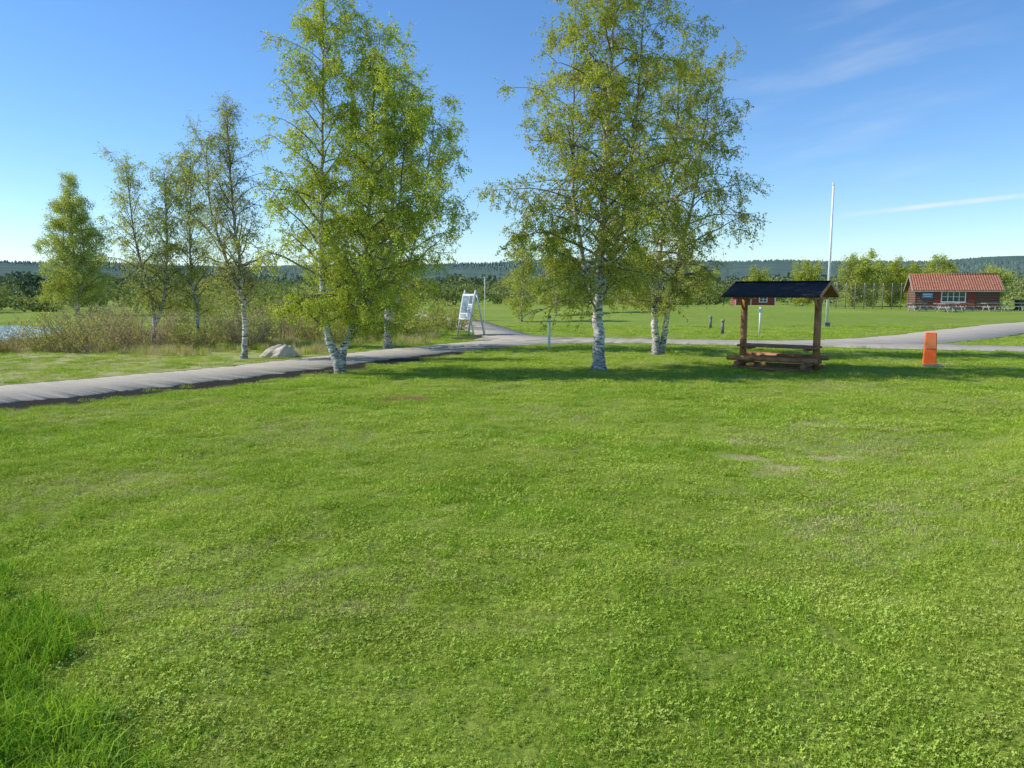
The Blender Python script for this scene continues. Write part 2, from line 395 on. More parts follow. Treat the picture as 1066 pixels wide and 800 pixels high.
def grow(p, d, length, n, droop, wig, r0, r1, R):
    pts = [np.array(p, float)]; d = np.array(d, float); d /= np.linalg.norm(d); st = length/(n-1)
    for i in range(n-1):
        d = d+R.normal(0, wig, 3); d[2] -= droop; d /= np.linalg.norm(d)
        pts.append(pts[-1]+d*st)
    return np.array(pts), np.linspace(r0, r1, n)

def leaves(P, spread, size, R, aspect=0.75):
    n = len(P); c = P+R.normal(0, spread, (n,3))
    a = R.normal(0,1,(n,3)); a /= np.linalg.norm(a,axis=1)[:,None]
    b = R.normal(0,1,(n,3)); b -= a*(a*b).sum(1)[:,None]; b /= np.linalg.norm(b,axis=1)[:,None]
    s = (size*R.uniform(0.6,1.3,n))[:,None]
    V = np.stack([c-a*s*0.5, c+b*s*aspect*0.5, c+a*s*0.5, c-b*s*aspect*0.5], 1).reshape(-1,3)
    return V, np.arange(4*n).reshape(-1,4)

def birch(loc, stems, env, label, seed, limbs=40, subs=8, twigs=5, nleaf=13, lsize=0.05, mat=None, z0=0.22, H=None,
          droop=0.05, group=None, gap=0.0, up=(0.25,0.9), spread=0.03):
    R = np.random.default_rng(seed)
    root = empty('birch_tree', loc, label, 'tree', group=group)
    br_big, br_mid, br_small, LP = [], [], [], []
    if H is None: H = max(s[0][-1][2] for s in stems)
    for si, (cp, rb) in enumerate(stems):
        c = catmull(cp, 8); c[:, :2] += R.normal(0, 0.012, (len(c),2)); n = len(c)
        zz = np.linspace(0, 1, n); rad = rb*(1-zz)**0.85+0.006
        if cp[0][2] <= 0.01: rad[0] *= 1.55; rad[1] *= 1.15; c[0,2] -= 0.1
        br_big.append((c, rad))
        nl = int(limbs*R.uniform(0.9,1.1)); phi = R.uniform(0, 6.28)
        for li in range(nl):
            zr = z0+(0.985-z0)*((li+R.uniform(0,1))/nl)
            zt = zr*H
            idx = np.searchsorted(c[:,2], zt)
            if idx <= 0 or idx >= n: continue
            f = (zt-c[idx-1,2])/(c[idx,2]-c[idx-1,2]+1e-6); p = c[idx-1]*(1-f)+c[idx]*f; rl = rad[idx-1]*(1-f)+rad[idx]*f
            phi += 2.4+R.normal(0,0.35)
            ln = env(zr, phi)*R.uniform(0.68,1.06)
            if ln < 0.12: continue
            el = R.uniform(*up)+0.35*zr
            d = (math.cos(phi)*math.cos(el), math.sin(phi)*math.cos(el), math.sin(el))
            r0 = min(rl*0.55, 0.010+0.014*ln)
            pts, rr = grow(p, d, ln, 7, droop*R.uniform(0.6,2.0), 0.10, r0, 0.004, R); br_mid.append((pts, rr))
            ns = max(3, int(subs*(0.5+0.35*ln)))
            for k in range(ns):
                t = R.uniform(0.18, 1.0)*5.99; i = int(t); q = pts[i]*(1-t+i)+pts[i+1]*(t-i)
                td = pts[i+1]-pts[i]; td /= np.linalg.norm(td)
                d2 = td*0.6+R.normal(0,0.65,3); d2[2] += 0.05
                sl = ln*R.uniform(0.2,0.38)*(1.1-0.10*t)+0.15
                p2, r2 = grow(q, d2, sl, 5, droop*2.0, 0.14, max(0.003, r0*0.35), 0.0025, R); br_small.append((p2, r2))
                if R.random() < gap: continue
                dens = R.uniform(0.55,1.45)
                for w in range(twigs):
                    t2 = R.uniform(0.15,1.0)*3.99; j = int(t2); q2 = p2[j]*(1-t2+j)+p2[j+1]*(t2-j)
                    d3 = R.normal(0,0.8,3)+d2*0.35; d3[2] -= 0.35
                    p3, r3 = grow(q2, d3, R.uniform(0.16,0.45), 4, 0.22, 0.12, 0.0024, 0.0014, R); br_small.append((p3, r3))
                    m_ = int(nleaf*dens*R.uniform(0.6,1.3))
                    tt = R.uniform(0.1,1.0,m_)*2.99; jj = tt.astype(int); ff = (tt-jj)[:,None]
                    LP.append(p3[jj]*(1-ff)+p3[jj+1]*ff)
    V1,F1,A1 = tubes(br_big, 12); V2,F2,A2 = tubes(br_mid, 5); V3,F3,A3 = tubes(br_small, 3)
    V = np.vstack([V1,V2,V3]); F = np.vstack([F1, F2+len(V1), F3+len(V1)+len(V2)])
    obj('trunk', mesh_arr('trunk', V, F, [M_bark], True, {'rad': np.concatenate([A1,A2,A3])}), root)
    LV, LF = leaves(np.vstack(LP), spread, lsize, R)
    obj('crown', mesh_arr('crown', LV, LF, [mat or M_leaf]), root)
    return root

def envf(w, zlow=0.2, zpeak=0.4, top=0.25, dirs=None, low=0.55):
    def f(z, phi):
        if z < zpeak: v = w*(low+(1-low)*(z-zlow)/(zpeak-zlow+1e-6))
        else: v = w*(1-(1-top)*((z-zpeak)/(1-zpeak))**1.3)
        if dirs: v *= 1+dirs[1]*math.cos(phi-dirs[0])
        return max(v, 0.05)
    return f

birch((-3.98,17.7,0), [([(0,0,0),(-0.12,0.02,0.45),(-0.28,0.08,0.95),(-0.38,0.1,1.7),(-0.36,0.05,3.2),(-0.25,0,5.2),(-0.15,0,8.5)], 0.12),
                        ([(0.02,0,0.1),(0.08,0.0,0.5),(0.24,0.12,0.95),(0.46,0.2,1.9),(0.68,0.25,3.4),(0.85,0.1,5.4),(0.95,0,7.5)], 0.10),
                        ([(0.12,0.1,0.7),(0.50,0.1,1.2),(0.90,-0.1,2.0),(1.35,-0.2,3.3),(1.70,-0.3,5.7)], 0.06)],
      envf(1.75, 0.11, 0.30, 0.40, low=0.78), 'forked white-barked birch with fresh leaves beside the asphalt path', 11, limbs=50, subs=10, twigs=6, nleaf=21, z0=0.11, lsize=0.041, droop=0.08)
birch((-4.15,25.6,0), [([(0,0,0),(0.02,0,1.2),(0.15,0,3.2),(0.3,0,6),(0.4,0,9.2)], 0.12), ([(0.05,0,0.9),(0.6,-0.1,2.2),(1.2,-0.2,4.4),(1.7,-0.2,7.4)], 0.08)],
      envf(2.35, 0.10, 0.33, 0.42, low=0.75), 'slender birch with olive leaves standing behind the path', 12, limbs=44, subs=9, twigs=6, nleaf=15, lsize=0.053, mat=M_leaf, z0=0.11, droop=0.08)
birch((2.08,18.45,0), [([(0,0,0),(0.0,0,0.7),(-0.03,0,1.5),(0.03,0,3.0),(0.12,0,5.2),(0.22,0,7.4),(0.35,0,10.2)], 0.155),
                       ([(0.0,0,1.5),(-0.35,0.1,2.5),(-0.65,0.2,4.6),(-0.60,0.2,7.4)], 0.07),
                       ([(0.04,0,1.9),(0.5,0.0,3.4),(0.75,-0.1,5.5),(0.95,0.0,8.4)], 0.065)],
      envf(2.25, 0.12, 0.33, 0.42, low=0.82), 'tall full birch with yellow-green leaves standing in the lawn', 13, limbs=52, subs=9, twigs=6, nleaf=20, mat=M_leafY, z0=0.12, lsize=0.043, droop=0.11)
birch((4.35,23.1,0), [([(0,0,0),(-0.06,0,0.8),(-0.1,0,1.8),(0.1,0,3.6),(0.4,0,6),(0.5,0,8.6)], 0.12),
                      ([(0.12,0,0),(0.24,0,0.7),(0.36,0,1.6),(0.7,0,3.2),(1.1,0,5.2),(1.4,0,7.9)], 0.10)],
      envf(2.15, 0.13, 0.36, 0.42, (0, 0.10), low=0.72), 'twin-stemmed birch with thin olive foliage on the lawn', 14, limbs=50, subs=9, twigs=6, nleaf=15, lsize=0.049, mat=M_leafD, z0=0.13, droop=0.10)
birch((-7.55,21.6,0), [([(0,0,0),(0.05,0,1.0),(0.0,0,2.4),(-0.15,0,4.4),(-0.2,0,6.9)], 0.08), ([(0.02,0,1.6),(-0.4,0,2.8),(-0.75,0,4.2),(-0.8,0,5.8)], 0.045)],
      envf(1.35, 0.17, 0.42, 0.38), 'thin half-bare birch rising from dry grass', 15, limbs=46, subs=9, twigs=6, nleaf=6, lsize=0.042, mat=M_leafP, z0=0.18, gap=0.08, up=(0.5,1.1))
birch((-12.3,26.2,0), [([(0,0,0),(0.15,0,0.7),(0.05,0,1.6),(-0.3,0,3.2),(-0.55,0,6.1)], 0.085), ([(0.12,0,0.6),(0.5,0,1.6),(0.7,0,3.2),(0.75,0,5.8)], 0.06)],
      envf(1.35, 0.15, 0.40, 0.42), 'crooked small birch with sparse spring leaves', 16, limbs=38, subs=9, twigs=6, nleaf=8, lsize=0.048, mat=M_leafP, z0=0.16, gap=0.05, up=(0.5,1.1))
birch((-10.9,26.6,0), [([(0,0,0),(0.05,0,1.2),(-0.1,0,2.8),(0.1,0,6.4)], 0.07)],
      envf(1.35, 0.15, 0.40, 0.42), 'slim young birch with sparse leaves among shrubs', 17, limbs=48, subs=9, twigs=6, nleaf=9, lsize=0.048, mat=M_leafP, z0=0.15, gap=0.05, up=(0.5,1.1))
birch((-33.8,60,0), [([(0,0,0),(0.1,0,2),(0,0,5),(0.1,0,10.8)], 0.15), ([(0,0,0.5),(-0.5,0,2.5),(-0.7,0,5),(-0.5,0,8.2)], 0.09), ([(0,0,0.5),(0.5,0,2.5),(0.8,0,5),(0.6,0,8.4)], 0.09)],
      envf(2.9, 0.05, 0.22, 0.16, low=0.9), 'leafy yellow-green birch on the far pond bank', 18, limbs=44, subs=9, twigs=6, nleaf=12, lsize=0.085, mat=M_leafP, z0=0.05, spread=0.12)
birch((-12.5,50,0), [([(0,0,0),(0.1,0,2),(0.3,0,5),(0.2,0,9.5)], 0.12)], envf(2.4, 0.10, 0.4, 0.38), 'slender green birch standing beyond the shrubs', 19, limbs=38, subs=7, twigs=5, nleaf=11, lsize=0.085, mat=M_leafP, z0=0.10, spread=0.09)
birch((-6.0,33,0), [([(0,0,0),(-0.1,0,1),(0.05,0,2.4),(0,0,4.6)], 0.06)], envf(1.1, 0.08, 0.35, 0.35), 'small bright green young birch near the path', 20, limbs=34, subs=7, twigs=5, nleaf=11, lsize=0.06, mat=M_leaf, z0=0.08, spread=0.05)
birch((0.6,48,0), [([(0,0,0),(0,0,1),(0.1,0,2.4),(0,0,5.2)], 0.07)], envf(1.7, 0.08, 0.35, 0.4), 'small green birch by the branching path', 21, limbs=34, subs=7, twigs=5, nleaf=12, lsize=0.085, mat=M_leafD, z0=0.08, spread=0.07)
birch((3.2,56,0), [([(0,0,0),(0,0,1),(0.1,0,2.4),(0,0,5.6)], 0.08)], envf(2.1, 0.08, 0.35, 0.4), 'bushy green birch on the far side of the lawn', 22, limbs=34, subs=7, twigs=5, nleaf=12, lsize=0.095, mat=M_leafD, z0=0.08, spread=0.08)
birch((11.5,70,0.3), [([(0,0,0),(0,0,1),(0.1,0,2.4),(0,0,5.0)], 0.08)], envf(2.3, 0.08, 0.35, 0.4), 'bushy olive birch on the far side of the lawn', 23, limbs=30, subs=7, twigs=5, nleaf=11, lsize=0.12, mat=M_leafD, z0=0.08, spread=0.08)
specs = [(40.5,92,5.4,3.0),(44.0,96,5.7,3.2),(48.0,98,5.0,3.0),(57,104,5.9,3.4),(62,100,4.4,3.0),(36.8,98,4.6,3.0),(30.5,97,3.9,2.8),(24,100,4.4,3.0),(52.5,101,4.6,3.2)]
for i,(x,y,h,w) in enumerate(specs):
    birch((x,y,0), [([(0,0,0),(0.1,0,1),(0,0,h*0.5),(0.1,0,h)],0.12),([(0.1,0,0.3),(0.8,0,h*0.3),(1.2,0,h*0.8)],0.08)], envf(w*0.8,0.06,0.4,0.55),
          'rounded leafy tree behind the lawn near the buildings', 40+i, limbs=20, subs=6, twigs=5, nleaf=12, lsize=0.16, mat=[M_leafD,M_leafP,M_leafY][i%3], z0=0.06, group='trees at the edge of the far lawn', spread=0.2)

# ------------------------------------------------------------------ far wood masses
def blobs(lst, size, name, label, mat, seed):
    R = np.random.default_rng(seed); PS = []
    for (x,y,h,w,n) in lst:
        nb = 7
        for b in range(nb):
            cz = h*R.uniform(0.18,0.82); rw = w*(1-0.55*cz/h)*0.55
            c = np.array([x+R.normal(0,w*0.3), y+R.normal(0,w*0.3), cz])
            q = R.normal(0,1,(n//nb,3)); q /= np.linalg.norm(q,axis=1)[:,None]; q *= R.uniform(0.5,1,(len(q),1))**0.5
            PS.append(c+q*np.array([rw,rw,h*0.24]))
    P = np.vstack(PS); P[:,2] = np.maximum(P[:,2],0.1)
    V,F = leaves(P, 0.1, size, R)
    o = obj(name, mesh_arr(name, V, F, [mat])); o['kind'] = 'stuff'; o['label'] = label
    return o
lst = []
for i in range(310):
    az = math.radians(random.uniform(-42, 42)); r = random.uniform(112, 210)
    x, y = r*math.sin(az), r*math.cos(az)
    if x < -56 and y < 152: continue
    h = random.uniform(2.4, 4.9)*(r/150)
    lst.append((x, y, h, h*random.uniform(0.8,1.2), 300))
for i in range(46):
    x = random.uniform(-58,-10); y = random.uniform(58,100)
    h = random.uniform(0.9,2.6)
    lst.append((x, y, h, h*random.uniform(1.0,1.7), 320))
for i in range(22):
    x = random.uniform(-14,34); y = random.uniform(94,106)
    h = random.uniform(1.4,2.6)
    lst.append((x, y, h, h*random.uniform(1.2,1.8), 300))
blobs(lst, 0.34, 'woodland', 'distant belt of mixed birch woodland', M_wood, 3)
lst = []
for i in range(600):
    az = math.radians(random.uniform(-44, 44)); r = random.uniform(230, 430)
    h = random.uniform(5.4, 8.6)*(r/300)**0.8
    lst.append((r*math.sin(az), r*math.cos(az), h, h*0.9, 110))
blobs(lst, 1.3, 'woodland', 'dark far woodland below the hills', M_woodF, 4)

# ------------------------------------------------------------------ shrubs
def shrub(x, y, h, w, mat, label, seed, n=60, nleaf=26, lsize=0.05, group='shrubs beside the pond'):
    R = np.random.default_rng(seed)
    z = float(height(x,y)); root = empty('shrub', (x,y,z), label, 'shrub', group=group)
    br, LP = [], []
    for i in range(n):
        a = R.uniform(0,6.28); r = w*0.35*math.sqrt(R.random()); el = R.uniform(0.75,1.45)
        p0 = (r*math.cos(a), r*math.sin(a), -0.05)
        ln = h*R.uniform(0.6,1.1)
        pts, rr = grow(p0, (math.cos(a)*math.cos(el), math.sin(a)*math.cos(el), math.sin(el)), ln, 6, 0.02, 0.10, 0.012*h/1.4, 0.003, R); br.append((pts,rr))
        for k in range(6):
            t = R.uniform(0.2,1)*4.99; j = int(t); q = pts[j]*(1-t+j)+pts[j+1]*(t-j)
            p2, r2 = grow(q, (pts[j+1]-pts[j])/ln*4+R.normal(0,0.7,3), R.uniform(0.2,0.4)*h*0.6, 4, 0.0, 0.12, 0.005, 0.003, R); br.append((p2,r2))
            m_ = int(nleaf*R.uniform(0.1,1.2)/3*1.2); tt = R.uniform(0.1,1,m_)*2.99; jj = tt.astype(int); ff = (tt-jj)[:,None]
            LP.append(p2[jj]*(1-ff)+p2[jj+1]*ff)
    V,F,A = tubes(br, 3); obj('stems', mesh_arr('stems', V, F, [M_twig], True), root)
    V,F = leaves(np.vstack(LP), 0.04, lsize, R); obj('foliage', mesh_arr('foliage', V, F, [mat]), root)
sh = [(-15.8,24.0,0.9,1.4),(-14.4,24.5,1.35,2.1),(-13.1,24.2,1.45,2.2),(-11.9,24.9,1.25,1.8),(-10.4,25.3,1.05,1.6),(-8.9,25.8,1.2,1.6),
      (-6.9,28.2,1.3,1.9),(-13.4,27.5,1.6,2.4),(-11.0,29.0,1.5,2.3),(-15.2,28.0,1.5,2.3),(-16.6,31.0,1.6,2.5),(-9.2,30.5,1.4,2.2)]
for i,(x,y,h,w) in enumerate(sh):
    g_ = i in (1,2,4,6,8,9)
    shrub(x,y,h,w, (M_leafP if i%2 else M_leafD) if g_ else M_shrub, 'shrub with fresh pale green leaves by the pond' if g_ else 'bare twiggy reddish-brown willow shrub by the pond', 60+i, n=80, nleaf=24 if g_ else 11, lsize=0.045)
sh2 = [(-5.9,30.2,1.3,2.1),(-4.6,31.5,1.4,2.2),(-7.6,31.8,1.4,2.2),(-4.2,35.5,1.5,2.4),(-2.9,38.5,1.4,2.3),(-10.5,37,1.6,2.8),(-6.5,40,1.9,3.1),(-15.5,43,2.2,3.6),(-20,48,2.4,3.8),(-12,46,2.1,3.4)]
for i,(x,y,h,w) in enumerate(sh2):
    shrub(x,y,h,w, M_shrubG if i%2 else M_leafD, 'dense green shrub growing behind the footpath', 80+i, n=60, nleaf=34, lsize=0.078, group='shrubs behind the footpath')

# ------------------------------------------------------------------ grass
def tuft_mesh(name, n, rad, h, wd, seed, mat, mats2=None, nclover=0, lean=0.5):
    R = np.random.default_rng(seed)
    a = R.uniform(0,6.28,n); r = rad*np.sqrt(R.random(n)); b = np.stack([r*np.cos(a), r*np.sin(a), np.full(n,-0.004)],1)
    hh = h*R.uniform(0.45,1.15,n); la = R.uniform(0,6.28,n); le = lean*R.uniform(0.1,1.3,n)*hh
    ld = np.stack([np.cos(la), np.sin(la), 0*la],1)
    wa = R.uniform(0,6.28,n); wv = np.stack([np.cos(wa), np.sin(wa), 0*wa],1)*(wd*R.uniform(0.6,1.3,n)/2)[:,None]
    mid = b+ld*(le*0.3)[:,None]; mid[:,2] = hh*0.55
    tip = b+ld*le[:,None]; tip[:,2] = hh*np.clip(1-0.25*le/hh,0.3,1)
    V = np.stack([b-wv, b+wv, mid+wv*0.85, mid-wv*0.85, tip],1).reshape(-1,3)
    o = np.arange(n)[:,None,None]*5
    F = (o+np.array([[[0,1,2],[0,2,3],[3,2,4]]])).reshape(-1,3)
    mi = np.zeros(len(F))
    if nclover:
        m_ = nclover; a = R.uniform(0,6.28,m_); r = rad*np.sqrt(R.random(m_)); c = np.stack([r*np.cos(a), r*np.sin(a), R.uniform(0.35,1.05,m_)*h],1)
        CV, CF, k = [], [], len(V)
        for q in c:
            s = R.uniform(0.003,0.0062); t0 = R.uniform(0,6.28); tl = R.normal(0,0.4,2)
            for j in range(3):
                t = t0+j*2.09; u = np.array([math.cos(t),math.sin(t),0]); v = np.array([-u[1],u[0],0])
                u[2] = tl@u[:2]+0.15; v[2] = tl@v[:2]
                pp = [q, q+u*s+v*s*0.75, q+u*s*1.9+v*s*0.45, q+u*s*1.9-v*s*0.45, q+u*s-v*s*0.75]
                CV += pp; CF += [[k,k+1,k+2],[k,k+2,k+3],[k,k+3,k+4]]; k += 5
        V = np.vstack([V, CV]); F = np.vstack([F, CF]); mi = np.concatenate([mi, np.ones(len(CF))])
    me = mesh_arr(name, V, F, [mat]+([mats2] if mats2 else []), False, None, mi)
    return bpy.data.objects.new(name, me)

def scatter(name, label, pts, scl, variants, idx=None):
    n = len(pts)
    me = bpy.data.meshes.new(name); me.vertices.add(n); me.vertices.foreach_set('co', np.asarray(pts,dtype=np.float32).ravel())
    a = me.attributes.new('rotz','FLOAT','POINT'); a.data.foreach_set('value', rng.uniform(0,6.28,n).astype(np.float32))
    a = me.attributes.new('scl','FLOAT','POINT'); a.data.foreach_set('value', np.asarray(scl,dtype=np.float32))
    if idx is None: idx = rng.integers(0,len(variants),n)
    a = me.attributes.new('idx','INT','POINT'); a.data.foreach_set('value', idx.astype(np.int32))
    o = obj(name, me); o['kind'] = 'stuff'; o['label'] = label
    col = bpy.data.collections.new(name+'_blades')
    for v in variants: col.objects.link(v)
    ng = bpy.data.node_groups.new(name+'_scatter','GeometryNodeTree')
    ng.interface.new_socket('Geometry', in_out='INPUT', socket_type='NodeSocketGeometry')
    ng.interface.new_socket('Geometry', in_out='OUTPUT', socket_type='NodeSocketGeometry')
    gi = ng.nodes.new('NodeGroupInput'); go = ng.nodes.new('NodeGroupOutput')
    ci = ng.nodes.new('GeometryNodeCollectionInfo'); ci.inputs['Collection'].default_value = col
    ci.inputs['Separate Children'].default_value = True; ci.inputs['Reset Children'].default_value = True
    ip = ng.nodes.new('GeometryNodeInstanceOnPoints'); ip.inputs['Pick Instance'].default_value = True
    def att(nm, dt):
        q = ng.nodes.new('GeometryNodeInputNamedAttribute'); q.data_type = dt; q.inputs['Name'].default_value = nm
        return [s for s in q.outputs if s.enabled][0] if any(s.enabled for s in q.outputs) else q.outputs[0]
    cx = ng.nodes.new('ShaderNodeCombineXYZ')
    ng.links.new(att('rotz','FLOAT'), cx.inputs[2]); ng.links.new(cx.outputs[0], ip.inputs['Rotation'])
    ng.links.new(att('scl','FLOAT'), ip.inputs['Scale']); ng.links.new(att('idx','INT'), ip.inputs['Instance Index'])
    ng.links.new(gi.outputs[0], ip.inputs['Points']); ng.links.new(ci.outputs[0], ip.inputs['Instance'])
    ng.links.new(ip.outputs[0], go.inputs[0])
    md = o.modifiers.new('scatter','NODES'); md.node_group = ng
    return o

def lawn_points(dens, y0, y1):
    area = 0.78*(y1**2-y0**2)+2.4*(y1-y0); n = int(area*dens)
    y = np.sqrt(rng.uniform(y0**2, y1**2, n)); x = rng.uniform(-1,1,n)*(0.76*y+1.2)
    pdx = path_dist(x,y); blp = beyond_lake_path(x,y); nearv = (blp < 0) & (x < -1.5)
    vw = verge_width(x,y)
    keep = (pdx > 0.10+0.15*rng.random(n)) & (pond_f(x,y) > 1.1)
    keep &= rng.random(n) > np.maximum(spot_f(SPOTS,x,y)*0.85, spot_f(RED,x,y)*0.95)
    keep &= ~(~nearv & (pdx < 0.4) & (rng.random(n) < 0.6))
    keep &= ~(nearv & (pdx < vw*1.4) & (rng.random(n) < 0.93)); keep &= ~(nearv & (pdx < vw*1.4+0.35) & (rng.random(n) < 0.4))
    keep &= ~((blp > 2.4) & (x < -3) & (rng.random(n) < 0.4))
    x, y = x[keep], y[keep]
    cl = np.sin(x*2.1+np.sin(y*1.7)*1.5)*np.sin(y*2.6+np.sin(x*1.3))
    return x, y, cl
px_, py_, sc_ = [], [], []
for dens, y0, y1, s in ((150,1.6,5,0.90),(100,5,9,1.0),(55,9,14,1.2),(25,14,22,1.4),(8,22,42,1.8)):
    x, y, cl = lawn_points(dens, y0, y1); px_.append(x); py_.append(y); sc_.append(s*(0.85+0.14*cl+rng.uniform(-0.22,0.26,len(x))))
x = np.concatenate(px_); y = np.concatenate(py_); s = np.concatenate(sc_)
variants = [tuft_mesh('grass_tuft', 84, 0.12, 0.038, 0.0031, 200+i, M_grass, M_clover, nclover=(34 if i%2 else 12), lean=1.1) for i in range(7)]
variants.append(tuft_mesh('grass_tuft', 60, 0.12, 0.036, 0.0028, 220, M_dry, M_clover, 8, lean=1.3))
variants.append(tuft_mesh('grass_tuft', 80, 0.12, 0.050, 0.0036, 221, M_grassL, M_clover, 12, lean=0.9))
pn_ = np.sin(x*0.9+1.3*np.sin(y*0.7))*np.sin(y*1.15+0.8*np.sin(x*0.6))+rng.normal(0,0.55,len(x))
pn_ += 0.45*np.exp(-(((x-3.6)/2.4)**2+((y-9.3)/2.2)**2))
idx = rng.integers(0,7,len(x)); idx[pn_ > 1.0] = 7; idx[pn_ < -0.9] = 8
scatter('grass', 'short mown lawn grass mixed with clover', np.stack([x,y,height(x,y)],1), s, variants, idx)
n = 1200; x = rng.uniform(-4.4,-1.2,n); y = rng.uniform(2.0,5.5,n)
edge = -1.70-(y-3.0)*0.72+0.12*np.sin(y*5)+0.10*np.sin(y*11)
keep = rng.random(n) < sstep(0.12,-0.30,x-edge)*sstep(5.2,4.3,y); x, y = x[keep], y[keep]
nb_ = len(x)
tx = [0.55,-0.4,1.0,-3.6,2.2,-1.5,0.3,-2.9,-0.9]; ty = [5.2,5.5,6.9,6.4,7.7,3.0,2.9,7.4,2.7]
for a_, b_ in zip(tx, ty):
    x = np.concatenate([x, a_+rng.normal(0,0.11,6)]); y = np.concatenate([y, b_+rng.normal(0,0.08,6)])
sc = rng.uniform(0.6,1.25,len(x)); sc[nb_:] *= 0.42
tv = [tuft_mesh('tall_grass_tuft', 60, 0.10, 0.15, 0.005, 240+i, M_grassT if i%2 else M_grassL, None, 0, lean=1.0) for i in range(4)]
scatter('tall_grass', 'lush taller tufts of unmown grass', np.stack([x,y,height(x,y)],1), sc, tv)
n = 4600; x = rng.uniform(-19,-3.0,n); y = rng.uniform(14,33,n)
keep = (path_dist(x,y) > 0.5) & (beyond_lake_path(x,y) > 2.2) & (pond_f(x,y) > 1.02) & (np.sin(x*1.1+1)*np.sin(y*0.9)+rng.normal(0,0.4,n) > 0.0)
keep &= (y > 22.0-0.2*(x+7)) 
x, y = x[keep], y[keep]
dv = [tuft_mesh('dry_grass_tuft', 45, 0.16, 0.28, 0.009, 260+i, M_dry if i%3 else M_shrubG, None, 0, lean=0.6) for i in range(6)]
scatter('dry_grass', 'tan dry grass and reeds along the pond bank', np.stack([x,y,height(x,y)],1), rng.uniform(0.5,1.2,len(x)), dv)

# ------------------------------------------------------------------ rock
bm = bmesh.new(); bmesh.ops.create_icosphere(bm, subdivisions=4, radius=1)
from mathutils import noise as mn
for v in bm.verts:
    d = v.co.copy(); k = 1+0.34*mn.noise(d*1.3+Vector((3,1,2)))+0.12*mn.noise(d*3.1)
    q = d*k; q.z = max(q.z, -0.35)
    tz = max(q.z,0)
    v.co = Vector((q.x*0.46*(1-0.40*tz)+0.20*q.z, q.y*0.34*(1-0.3*tz), q.z*0.36))
me = bpy.data.meshes.new('boulder'); bm.to_mesh(me); bm.free()
me.materials.append(simple('boulder_stone', (0.38,0.33,0.27), (0.66,0.58,0.47), 5, 0.9, bump=0.6, bdist=0.03))
o = obj('boulder', me, None, (-6.75,22.2,0.04)); o['label'] = 'pale grey rounded boulder in the dry grass'; o['category'] = 'rock'

# ------------------------------------------------------------------ shelter with picnic table
M_log = simple('oiled_log', (0.28,0.115,0.042), (0.50,0.24,0.10), 5, 0.6, (1,1,1), 0.3, 0.01)
M_logd = simple('weathered_board', (0.19,0.085,0.042), (0.36,0.18,0.09), 6, 0.7, (1,6,6))
M_felt = simple('black_roof_felt', (0.010,0.011,0.014), (0.026,0.027,0.032), 14, 0.9, bump=0.3)
S = empty('picnic_shelter', (6.52,18.75,-0.02), 'rustic log picnic shelter with black felt roof and built-in table', 'shelter', rot=math.radians(-35))
for sx in (-0.88, 0.88):
    MB().cyl((sx,0,-0.1),(sx,0,1.92),0.088,0.078,18).done('post', M_log, S)
rf = MB()
hl, hw, zp, ze = 1.10, 0.92, 2.11, 1.79
a_ = math.atan2(zp-ze, hw); ln = math.hypot(hw, zp-ze)
for sgn in (-1,1):
    rot = Matrix.Rotation(-sgn*a_, 3, 'X')
    c = Vector((0, sgn*hw/2, (zp+ze)/2))
    rf.box(c, (2*hl, ln, 0.024), rot, 0.004)
    rf.box(c+Vector((0,0,0.022)), (2*hl+0.05, ln+0.04, 0.014), rot, 0.003, mi=1)
    rf.box((0, sgn*(hw+0.018), ze+0.0), (2*hl+0.05, 0.008, 0.055), None, 0, mi=1)
rf.box((0,0,zp+0.040),(2*hl+0.06,0.16,0.016),None,0.004,mi=1)
rf.done('roof', [M_logd, M_felt], S)
fr = MB()
fr.cyl((-1.05,0,zp-0.10),(1.05,0,zp-0.10),0.055)
for sx in (-0.88,0.88):
    fr.cyl((sx,-0.80,1.75),(sx,0.80,1.75),0.042)
    for sgn in (-1,1): fr.cyl((sx,0,1.42),(sx,sgn*0.38,1.74),0.032)
fr.done('roof_frame', M_log, S)
for sx in (-hl-0.03, hl+0.03):
    gb = MB()
    for sgn in (-1,1):
        gb.box((sx, sgn*hw/2, (zp+ze)/2+0.0),(0.022,ln+0.03,0.075),Matrix.Rotation(-sgn*a_,3,'X'),0.004)
    gb.done('barge_board', M_log, S)
tb = MB()
for i in range(4):
    tb.box((0,-0.24+0.16*i,0.58),(1.88,0.15,0.055),None,0.014)
for sx in (-0.70,0.70): tb.box((sx,0,0.52),(0.09,0.60,0.06),None,0.01)
tb.done('table_top', M_logd, S)
for sgn in (-1,1):
    MB().cyl((-1.04,sgn*0.56,0.30),(1.04,sgn*0.56,0.30),0.062,0.062,16).cyl((-1.04,sgn*0.68,0.30),(1.04,sgn*0.68,0.30),0.058,0.058,16).done('bench', M_log, S)
bs = MB()
for sx in (-0.78,0.78):
    bs.cyl((sx,-0.78,0.18),(sx,0.78,0.18),0.06,0.06,14)
for sgn in (-1,1): bs.cyl((-0.94,sgn*0.56,0.06),(0.94,sgn*0.56,0.06),0.062,0.062,14)
bs.done('base_log', M_logd, S)

